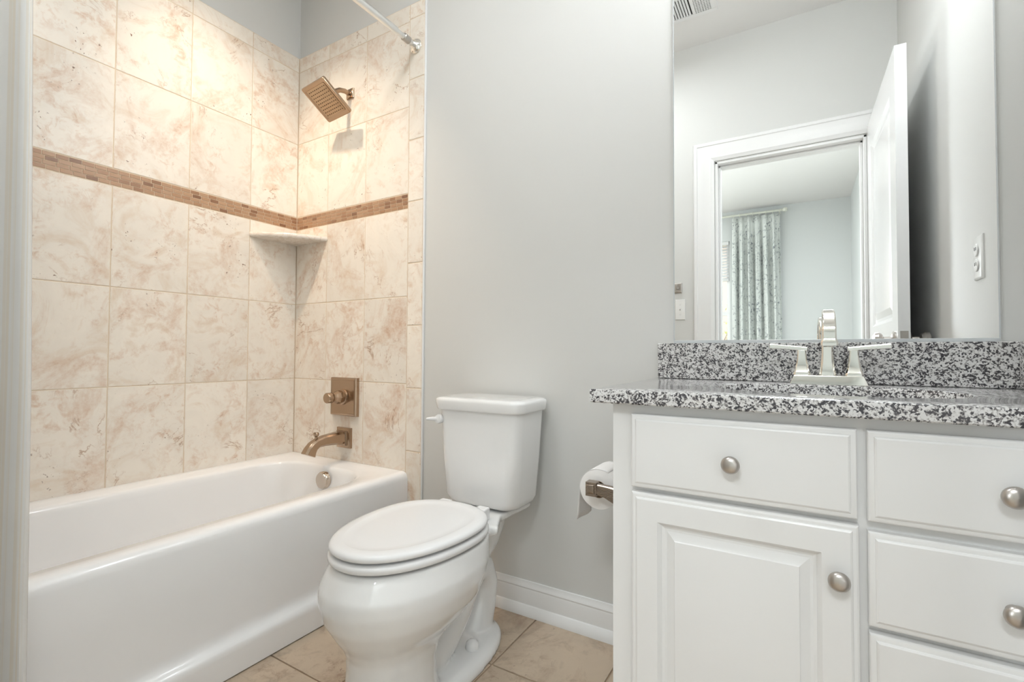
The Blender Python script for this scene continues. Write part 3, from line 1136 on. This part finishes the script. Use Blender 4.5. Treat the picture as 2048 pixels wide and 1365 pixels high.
for dx in (0.07, -0.07):
    bm = nb(); box(bm, TX + dx - 0.02, TX + dx + 0.02, SY0 - 0.01, SY0 + 0.022, 0.391, 0.428)
    obj('hinge', bm, MT['seatp'], toilet, bevel=0.005)
# tank
bm = nb()


def tring(z, hw, yf, yb, r):
    return rrect(TX + 0.004 - hw, TX + 0.004 + hw, yf, yb, r, z, 8)


loft(bm, [tring(0.398, 0.112, -0.182, -0.035, 0.04), tring(0.401, 0.124, -0.190, -0.032, 0.045), tring(0.410, 0.133, -0.197, -0.029, 0.045), tring(0.425, 0.138, -0.202, -0.026, 0.042), tring(0.55, 0.147, -0.206, -0.022, 0.040), tring(0.702, 0.156, -0.210, -0.020, 0.038)])
obj('tank', bm, MT['porcelain'], toilet, angle=50)
bm = nb()
loft(bm, [tring(0.700, 0.158, -0.212, -0.016, 0.038), tring(0.702, 0.165, -0.220, -0.013, 0.042), tring(0.707, 0.167, -0.222, -0.012, 0.043), tring(0.729, 0.170, -0.226, -0.010, 0.044), tring(0.736, 0.168, -0.224, -0.011, 0.044), tring(0.740, 0.160, -0.216, -0.018, 0.04), tring(0.741, 0.14, -0.2, -0.03, 0.03)])
obj('tank_lid', bm, MT['porcelain'], toilet, angle=60)
bm = nb()
lathe(bm, [(0.015, 0.0), (0.0155, -0.008), (0.013, -0.015), (0.0, -0.018)], (1.069, -0.204, 0.668), 'Y', 24, cap=False)
fl = obj('flush_lever', bm, MT['seatp'], toilet)
bm = nb(); tube(bm, [(1.067, -0.214, 0.668), (1.052, -0.224, 0.669), (1.034, -0.232, 0.668)], [0.0075, 0.0065, 0.004], 14)
obj('handle', bm, MT['seatp'], fl)

# ------------------------------------------------------------------ vanity cabinet
VX0, VX1 = 1.767, XR - 0.003
VF = -0.508                  # face frame front
van = thing('vanity_cabinet', 'white vanity cabinet with raised panel door and drawers under granite counter', 'cabinet', (2.14, -0.25, 0))
bm = nb()
FT = 0.019
box(bm, VX0, VX0 + 0.016, VF + FT, -0.001, 0.0, 0.788)
box(bm, VX1 - 0.016, VX1, VF + FT, -0.001, 0.0, 0.788)
box(bm, VX0 + 0.016, VX1 - 0.016, VF + FT, -0.001, 0.10, 0.118)
box(bm, VX0 + 0.016, VX1 - 0.016, -0.012, -0.001, 0.118, 0.788)
obj('carcass', bm, MT['vanity'], van, smooth=False)
bm = nb()
fr = [(VX0, VX0 + 0.050, 0.095, 0.788), (2.150, 2.200, 0.095, 0.788), (VX1 - 0.040, VX1, 0.095, 0.788), (VX0 + 0.05, 2.15, 0.755, 0.788), (2.2, VX1 - 0.04, 0.755, 0.788), (VX0 + 0.05, 2.15, 0.095, 0.140), (2.2, VX1 - 0.04, 0.095, 0.140),
      (VX0 + 0.05, 2.15, 0.605, 0.640), (2.2, VX1 - 0.04, 0.605, 0.640), (2.2, VX1 - 0.04, 0.448, 0.48), (2.2, VX1 - 0.04, 0.292, 0.324)]
for a, b, c, d in fr:
    box(bm, a, b, VF, VF + FT, c, d)
obj('face_frame', bm, MT['vanity'], van, smooth=False)
bm = nb(); box(bm, VX0 + 0.016, VX1 - 0.016, VF + 0.07, VF + 0.085, 0.0, 0.10)
obj('toe_kick', bm, MT['vanity'], van, smooth=False)
EDGE = [(0.0, 0.0), (0.0, 0.0135), (0.0015, 0.0155), (0.004, 0.0165), (0.0085, 0.0170), (0.0095, 0.0185), (0.012, 0.0198), (0.016, 0.0200)]


def knob(par, x, z, y):
    bm = nb()
    lathe(bm, [(0.0085, 0.0), (0.0075, -0.003), (0.0058, -0.008), (0.0065, -0.0125), (0.0125, -0.0155), (0.0152, -0.0185), (0.0150, -0.0215), (0.0120, -0.0250), (0.0065, -0.0270), (0.0, -0.0276)], (x, y, z), 'Y', 32, cap=False)
    k = obj('knob', bm, MT['nickel'], par, angle=50)
    k['label'] = 'round brushed nickel knob'
    return k


def drawer(x0, x1, z0, z1):
    bm = nb(); rect_rings(bm, x0, x1, z0, z1, VF, EDGE)
    d = obj('drawer_front', bm, MT['vanity'], van, angle=18)
    knob(d, (x0 + x1) / 2, (z0 + z1) / 2 - 0.003, VF - 0.0198)
    return d


drawer(1.8085, 2.1690, 0.6288, 0.7695)
for z0, z1 in ((0.6288, 0.7695), (0.4685, 0.6135), (0.310, 0.4585), (0.128, 0.300)):
    drawer(2.1815, VX1 - 0.017, z0, z1)
bm = nb()
rect_rings(bm, 1.8095, 2.1705, 0.128, 0.6195, VF, EDGE[:-1] + [(0.016, 0.0200), (0.050, 0.0200), (0.0535, 0.0165), (0.057, 0.0110), (0.062, 0.0095), (0.066, 0.0100), (0.078, 0.0150), (0.080, 0.0160), (0.0815, 0.0178), (0.084, 0.0182)])
dr = obj('door', bm, MT['vanity'], van, angle=14)
knob(dr, 2.1425, 0.5355, VF - 0.0198)

# ------------------------------------------------------------------ countertop with undermount sink
ctop = thing('countertop', 'speckled grey granite countertop with backsplash and sink cutout', 'countertop', (2.12, -0.25, 0.802))
CX0, CX1, CY0, CY1, CZ0, CZ1 = 1.728, XR - 0.001, -0.537, YB - 0.001, 0.7885, 0.8155
SX, SY, SA, SB = 2.146, -0.275, 0.216, 0.158
angs = sorted([2 * PI * i / 72 for i in range(72)] + [math.atan2(yy - SY, xx - SX) % (2 * PI) for xx in (CX0, CX1) for yy in (CY0, CY1)])
out_r, in_r = [], []
for a in angs:
    c, s = math.cos(a), math.sin(a)
    tt = 1e9
    if c > 1e-9: tt = min(tt, (CX1 - SX) / c)
    if c < -1e-9: tt = min(tt, (CX0 - SX) / c)
    if s > 1e-9: tt = min(tt, (CY1 - SY) / s)
    if s < -1e-9: tt = min(tt, (CY0 - SY) / s)
    out_r.append((SX + tt * c, SY + tt * s))
    q = 1 / ((abs(c) / SA) ** 2.3 + (abs(s) / SB) ** 2.3) ** (1 / 2.3)
    in_r.append((SX + q * c, SY + q * s))
bm = nb()
e = 0.0025


def shr(r, d, grow=1):
    o = []
    for x, y in r:
        o.append((min(max(x, CX0 + d), CX1 - d), min(max(y, CY0 + d), CY1 - d)))
    return o


def rz_(r, z):
    return [Vector((x, y, z)) for x, y in r]


def scl(r, k):
    return [(SX + (x - SX) * k, SY + (y - SY) * k) for x, y in r]


rv = loft(bm, [rz_(in_r, CZ0), rz_(in_r, CZ1 - 0.003), rz_(scl(in_r, 1.004), CZ1 - 0.001), rz_(scl(in_r, 1.014), CZ1), rz_(shr(out_r, e), CZ1), rz_(shr(out_r, e * 0.3), CZ1 - e * 0.3), rz_(out_r, CZ1 - e), rz_(out_r, CZ0 + e), rz_(shr(out_r, e), CZ0)], False, False)
n = len(angs)
for i in range(n):
    j = (i + 1) % n
    bm.faces.new((rv[-1][i], rv[-1][j], rv[0][j], rv[0][i]))
obj('slab', bm, MT['granite'], ctop, angle=40)
bm = nb(); box(bm, CX0 + 0.004, CX1, -0.013, YB - 0.0005, CZ1 + 0.0002, 0.9175)
obj('backsplash', bm, MT['granite'], ctop, bevel=0.002)
bm = nb(); box(bm, CX1 - 0.024, CX1, CY0 + 0.03, -0.0135, CZ1 + 0.0002, 0.9175)
obj('side_splash', bm, MT['granite'], ctop, bevel=0.002)
sink = thing('sink', 'white undermount basin set below the granite countertop', 'sink', (SX, SY, 0.66))
bm = nb()
prof = [(1.10, CZ0 - 0.0005), (1.005, CZ0 - 0.0005), (0.985, CZ0 - 0.012), (0.955, 0.72), (0.87, 0.67), (0.68, 0.642), (0.35, 0.632), (0.12, 0.630)]
outp = [(0.12, 0.620), (0.36, 0.622), (0.72, 0.632), (0.92, 0.664), (1.0, 0.72), (1.03, 0.77), (1.10, CZ0 - 0.008)]
loft(bm, [rz_(scl(in_r, k), z) for k, z in prof + outp] + [rz_(scl(in_r, 1.10), CZ0 - 0.0005)], False, False)
obj('basin', bm, MT['porcelain'], sink, angle=50)
bm = nb(); lathe(bm, [(0.027, 0.6285), (0.026, 0.633), (0.020, 0.6345), (0.0, 0.636)], (SX, SY, 0), 'Z', 24, cap=False)
obj('drain', bm, MT['chrome'], sink)

# ------------------------------------------------------------------ faucet
FX, FY = 2.1485, -0.078
fau = thing('faucet', 'polished nickel centerset faucet with two lever handles behind the sink', 'faucet', (FX, FY, CZ1))
bm = nb()
loft(bm, [[Vector((FX + sx * a, FY + sy * b, z)) for sx, sy in ((-1, -1), (1, -1), (1, 1), (-1, 1))] for a, b, z in ((0.0770, 0.028, CZ1 + 0.0003), (0.0765, 0.0275, CZ1 + 0.003), (0.0690, 0.0235, CZ1 + 0.0215), (0.0665, 0.022, CZ1 + 0.0225))])
obj('base_plate', bm, MT['chrome'], fau, bevel=0.0012)
ZB = CZ1 + 0.022


def sq_col(bm, cx, cy, secs, ch=0.12):
    rings = []
    for w, d, z in secs:
        a, b = w / 2, d / 2
        c = min(a, b) * ch * 2
        rings.append([Vector((cx + x, cy + y, z)) for x, y in ((a, -b + c), (a, b - c), (a - c, b), (-a + c, b), (-a, b - c), (-a, -b + c), (-a + c, -b), (a - c, -b))])
    loft(bm, rings)


for s in (-1, 1):
    hx = FX + s * 0.052
    bm = nb()
    sq_col(bm, hx, FY, [(0.036, 0.036, ZB), (0.036, 0.036, ZB + 0.004), (0.033, 0.033, ZB + 0.008), (0.026, 0.027, ZB + 0.022), (0.0205, 0.022, ZB + 0.038), (0.0185, 0.020, ZB + 0.052), (0.0185, 0.020, ZB + 0.060)])
    hb = obj('handle', bm, MT['chrome'], fau, bevel=0.0008)
    bm = nb()
    sweep(bm, [((hx - s * 0.012, FY, ZB + 0.0625), 0.020, 0.010), ((hx + s * 0.006, FY, ZB + 0.064), 0.021, 0.0105), ((hx + s * 0.03, FY - 0.002, ZB + 0.0668), 0.019, 0.0105), ((hx + s * 0.069, FY - 0.005, ZB + 0.0695), 0.017, 0.0135)], side=(0, 1, 0))
    obj('lever', bm, MT['chrome'], hb, bevel=0.001)
bm = nb()
secs = [((FX, FY, ZB), 0.0345, 0.034), ((FX, FY, ZB + 0.005), 0.0345, 0.034), ((FX, FY, ZB + 0.012), 0.031, 0.031), ((FX, FY - 0.001, ZB + 0.032), 0.026, 0.026), ((FX, FY - 0.003, ZB + 0.055), 0.0235, 0.022),
        ((FX, FY - 0.004, ZB + 0.078), 0.0225, 0.020)]
cy_, cz_, rr_ = FY - 0.056, ZB + 0.092, 0.052
for k in range(13):
    a = math.radians(8 + k * 15.5)
    secs.append(((FX, cy_ + rr_ * math.cos(a), cz_ + rr_ * 1.02 * math.sin(a)), 0.0225 + 0.0004 * k, 0.019 - 0.0002 * k))
sweep(bm, secs, ch=0.15)
spo = obj('spout', bm, MT['chrome'], fau, bevel=0.0008)
tipc = Vector(secs[-1][0])
bm = nb()
sq_col(bm, FX, tipc.y - 0.001, [(0.026, 0.022, tipc.z + 0.006), (0.0315, 0.026, tipc.z - 0.001), (0.0325, 0.027, tipc.z - 0.006), (0.0325, 0.027, tipc.z - 0.010), (0.024, 0.02, tipc.z - 0.0105)])
obj('outlet', bm, MT['chrome'], spo, bevel=0.0006)
bm = nb(); tube(bm, [(FX - 0.006, FY + 0.028, ZB - 0.002), (FX - 0.006, FY + 0.028, ZB + 0.105)], 0.0028, 10)
lr = obj('lift_rod', bm, MT['chrome'], fau)
bm = nb(); lathe(bm, [(0.003, 0.0), (0.007, 0.004), (0.0075, 0.012), (0.005, 0.016), (0.0, 0.017)], (FX - 0.006, FY + 0.028, ZB + 0.102), 'Z', 16, cap=False)
obj('lift_knob', bm, MT['chrome'], lr)

# ------------------------------------------------------------------ mirror
mir = thing('mirror', 'frameless wall mirror above the granite backsplash reflecting door and bedroom', 'mirror', (2.123, 0.0, 0.92))
bm = nb(); rect_rings(bm, 1.776, 2.470, 0.9245, 2.02, YB - 0.0008, [(0, 0), (0, 0.0045), (0.0015, 0.0050)])
obj('glass', bm, MT['mirror'], mir, smooth=False)
bm = nb()
loft(bm, [[Vector((x, YB - d, z)) for d, z in ((0.0003, 0.9180), (0.0095, 0.9180), (0.0095, 0.9255), (0.0065, 0.9262), (0.0060, 0.9235), (0.0003, 0.9235))] for x in (1.776, 2.470)])
obj('channel', bm, MT['mirredge'], mir)
for xa in (1.776, 2.470):
    bm = nb(); box(bm, xa - 0.0012, xa + 0.0012, YB - 0.0062, YB - 0.0003, 0.9235, 2.02)
    obj('glass_edge', bm, MT['mirredge'], mir)

# ------------------------------------------------------------------ unseen vanity light added above the mirror to brighten the room
vl = thing('added_vanity_light', 'added, unseen wall lamp of three white glass shades above the mirror', 'added wall light', (2.123, YB, 2.20))
bm = nb(); rect_rings(bm, 1.90, 2.346, 2.16, 2.25, YB - 0.0005, [(0, 0), (0, 0.018), (0.006, 0.024)])
obj('back_plate', bm, MT['nickel'], vl)
for dx in (-0.16, 0.0, 0.16):
    bm = nb(); tube(bm, [(2.123 + dx, YB - 0.02, 2.205), (2.123 + dx, YB - 0.16, 2.205), (2.123 + dx, YB - 0.19, 2.215)], 0.008, 12)
    obj('arm', bm, MT['nickel'], vl)
    bm = nb(); lathe(bm, [(0.026, 2.215), (0.040, 2.235), (0.052, 2.29), (0.058, 2.34)], (2.123 + dx, YB - 0.19, 0), 'Z', 24)
    obj('shade', bm, MT['opal'], vl)

# ------------------------------------------------------------------ toilet paper on the side of the cabinet
tp = thing('paper_holder', 'brushed nickel toilet paper holder mounted on the vanity side panel', 'paper holder', (VX0, -0.27, 0.545))
TPY0, TPX, TPZ = -0.345, 1.659, 0.562


def post(y, s):
    bm = nb()
    rect_rings(bm, y - 0.020, y + 0.020, 0.515, 0.560, VX0 - 0.0005, [(0, 0), (0, 0.006), (0.004, 0.009)], -1, 'X')
    obj('escutcheon', bm, MT['darknickel'], tp, bevel=0.001)
    bm = nb()
    sweep(bm, [((VX0 - 0.006, y, 0.540), 0.034, 0.050), ((VX0 - 0.018, y, 0.542), 0.030, 0.050), ((VX0 - 0.034, y, 0.547), 0.026, 0.045), ((VX0 - 0.052, y, 0.552), 0.022, 0.037), ((VX0 - 0.072, y, TPZ - 0.005), 0.019, 0.030), ((TPX + 0.012, y, TPZ - 0.002), 0.018, 0.026)], side=(0, 1, 0))
    obj('post', bm, MT['darknickel'], tp, bevel=0.001)
    bm = nb()
    box(bm, TPX - 0.014, TPX + 0.013, y - 0.012, y + 0.012, TPZ - 0.019, TPZ + 0.015)
    rect_rings(bm, TPX - 0.010, TPX + 0.009, TPZ - 0.013, TPZ + 0.010, y + s * 0.0115, [(0, 0), (0.001, 0.003), (0.003, 0.004)], s)
    obj('end_block', bm, MT['darknickel'], tp, bevel=0.0012)


post(TPY0, -1)
post(TPY0 + 0.15, 1)
bm = nb(); tube(bm, [(TPX, TPY0 + 0.01, TPZ), (TPX, TPY0 + 0.14, TPZ)], 0.008, 14)
obj('roller', bm, MT['darknickel'], tp)
roll_ = thing('toilet_paper', 'white toilet paper roll hanging on the holder beside the vanity', 'toilet paper', (TPX + 0.012, TPY0 + 0.075, TPZ - 0.012))
RX, RZc, RR = TPX + 0.004, TPZ - 0.0112, 0.049
bm = nb()
ya, yb = TPY0 + 0.028, TPY0 + 0.130
lathe(bm, [(0.021, ya), (RR - 0.002, ya), (RR, ya + 0.001), (RR, yb - 0.001), (RR - 0.002, yb), (0.021, yb)], (RX, 0, RZc), 'Y', 48, cap=False)
obj('roll', bm, MT['paper'], roll_, angle=50)
bm = nb(); lathe(bm, [(0.0195, ya), (0.021, ya), (0.021, yb), (0.0195, yb), (0.0195, ya)], (RX, 0, RZc), 'Y', 32, cap=False)
obj('core', bm, MT['card'], roll_, angle=50)
bm = nb()
pts = [(RX + (RR + 0.001) * math.cos(a), RZc + (RR + 0.001) * math.sin(a)) for a in [math.radians(60 + k * 10) for k in range(13)]]
pts += [(RX - RR - 0.001 - 0.0012 * k, RZc - 0.014 * k) for k in range(1, 7)]
vv = [[bm.verts.new((x + 0.002 * math.sin(5 * i) * (k > 12), ya + (yb - ya) * i / 6, z - (0.006 * (i / 6) if k == len(pts) - 1 else 0))) for i in range(7)] for k, (x, z) in enumerate(pts)]
for a, b in zip(vv[:-1], vv[1:]):
    for i in range(6):
        bm.faces.new((a[i], a[i + 1], b[i + 1], b[i]))
ls = obj('loose_sheet', bm, MT['paper'], roll_, angle=60)
md = ls.modifiers.new('thick', 'SOLIDIFY'); md.thickness = 0.0006

# ------------------------------------------------------------------ small wall fittings seen in the mirror
ysw = YF
sw = thing('light_switch', 'white toggle light switch plate on the wall beside the door frame', 'switch', (1.474, ysw, 1.152))
bm = nb(); rect_rings(bm, 1.4445, 1.5035, 1.091, 1.213, ysw, [(0, 0), (0, 0.003), (0.003, 0.006), (0.006, 0.0065)], 1)
obj('plate', bm, MT['plate'], sw)
bm = nb(); box(bm, 1.4690, 1.4790, ysw + 0.006, ysw + 0.0075, 1.140, 1.164)
loft(bm, [[Vector((1.474 + a, ysw + 0.007 + d, 1.152 + z)) for a, z in ((-0.0035, -0.005 + h), (0.0035, -0.005 + h), (0.0035, 0.004 + h), (-0.0035, 0.004 + h))] for d, h in ((0, 0), (0.010, 0.007))])
obj('toggle', bm, MT['plate'], sw)
for z in (1.122, 1.182):
    bm = nb(); lathe(bm, [(0.0035, ysw + 0.0062), (0.003, ysw + 0.0072)], (1.474, 0, z), 'Y', 12)
    obj('screw', bm, MT['rod'], sw)
hk = thing('robe_hook', 'square brushed nickel robe hook on the wall above the light switch', 'hook', (1.464, ysw, 1.283))
bm = nb(); rect_rings(bm, 1.437, 1.4845, 1.253, 1.314, ysw, [(0, 0), (0, 0.005), (0.005, 0.009), (0.010, 0.009)], 1)
obj('plate', bm, MT['nickel'], hk)
bm = nb(); sweep(bm, [((1.461, ysw + 0.008, 1.284), 0.014, 0.018), ((1.461, ysw + 0.030, 1.278), 0.012, 0.012), ((1.461, ysw + 0.045, 1.284), 0.013, 0.011), ((1.461, ysw + 0.050, 1.300), 0.016, 0.012)])
obj('hook', bm, MT['nickel'], hk, bevel=0.001)
ou = thing('wall_outlet', 'white duplex outlet plate on the right wall beside the mirror', 'outlet', (XR, -0.332, 1.156))
bm = nb(); rect_rings(bm, -0.332 - 0.036, -0.332 + 0.036, 1.096, 1.216, XR, [(0, 0), (0, 0.003), (0.003, 0.006), (0.007, 0.0068)], -1, 'X')
obj('plate', bm, MT['plate'], ou)
for z in (1.135, 1.177):
    bm = nb(); lathe(bm, [(0.0172, XR - 0.006), (0.0172, XR - 0.0095), (0.016, XR - 0.0105)], (0, -0.332, z), 'X', 28)
    rc = obj('receptacle', bm, MT['plate'], ou)
    bm = nb()
    for dy in (-0.006, 0.006):
        box(bm, XR - 0.0112, XR - 0.0103, -0.332 + dy - 0.001, -0.332 + dy + 0.001, z - 0.001, z + 0.008)
    obj('slots', bm, MT['dark'], rc)

# ------------------------------------------------------------------ ceiling register
vt = thing('ceiling_vent', 'white louvered register in the bathroom ceiling reflected atop the mirror', 'ceiling vent', (1.56, -1.16, HC))
vx0, vx1, vy0, vy1 = 1.385, 1.730, -1.278, -1.075
bm = nb()
zf = HC - 0.008
for a, b, c, d in ((vx0, vx1, vy0, vy0 + 0.026), (vx0, vx1, vy1 - 0.026, vy1), (vx0, vx0 + 0.030, vy0 + 0.026, vy1 - 0.026), (vx1 - 0.030, vx1, vy0 + 0.026, vy1 - 0.026), (1.606, 1.622, vy0 + 0.026, vy1 - 0.026)):
    box(bm, a, b, c, d, zf, HC - 0.0003)
obj('frame', bm, MT['trim'], vt, bevel=0.0025)
bm = nb(); box(bm, vx0 + 0.02, vx1 - 0.02, vy0 + 0.02, vy1 - 0.02, HC - 0.0012, HC - 0.0003)
obj('opening', bm, MT['dark'], vt, smooth=False)
for k in range(13):
    x = vx0 + 0.038 + k * 0.0142
    bm = nb(); loft(bm, [[Vector((x + a, y, HC + b)) for a, b in ((-0.0045, -0.0075), (-0.0035, -0.0080), (0.0045, -0.0018), (0.0035, -0.0013))] for y in (vy0 + 0.026, vy1 - 0.026)])
    obj('louver', bm, MT['trim'], vt)
for k in range(6):
    x = 1.628 + k * 0.0125
    bm = nb(); box(bm, x, x + 0.0035, vy0 + 0.026, vy1 - 0.026, HC - 0.008, HC - 0.0015)
    obj('louver', bm, MT['trim'], vt)
for k in range(12):
    y = vy0 + 0.034 + k * 0.0124
    bm = nb(); box(bm, 1.622, vx1 - 0.03, y, y + 0.004, HC - 0.0065, HC - 0.002)
    obj('crossbar', bm, MT['trim'], vt)
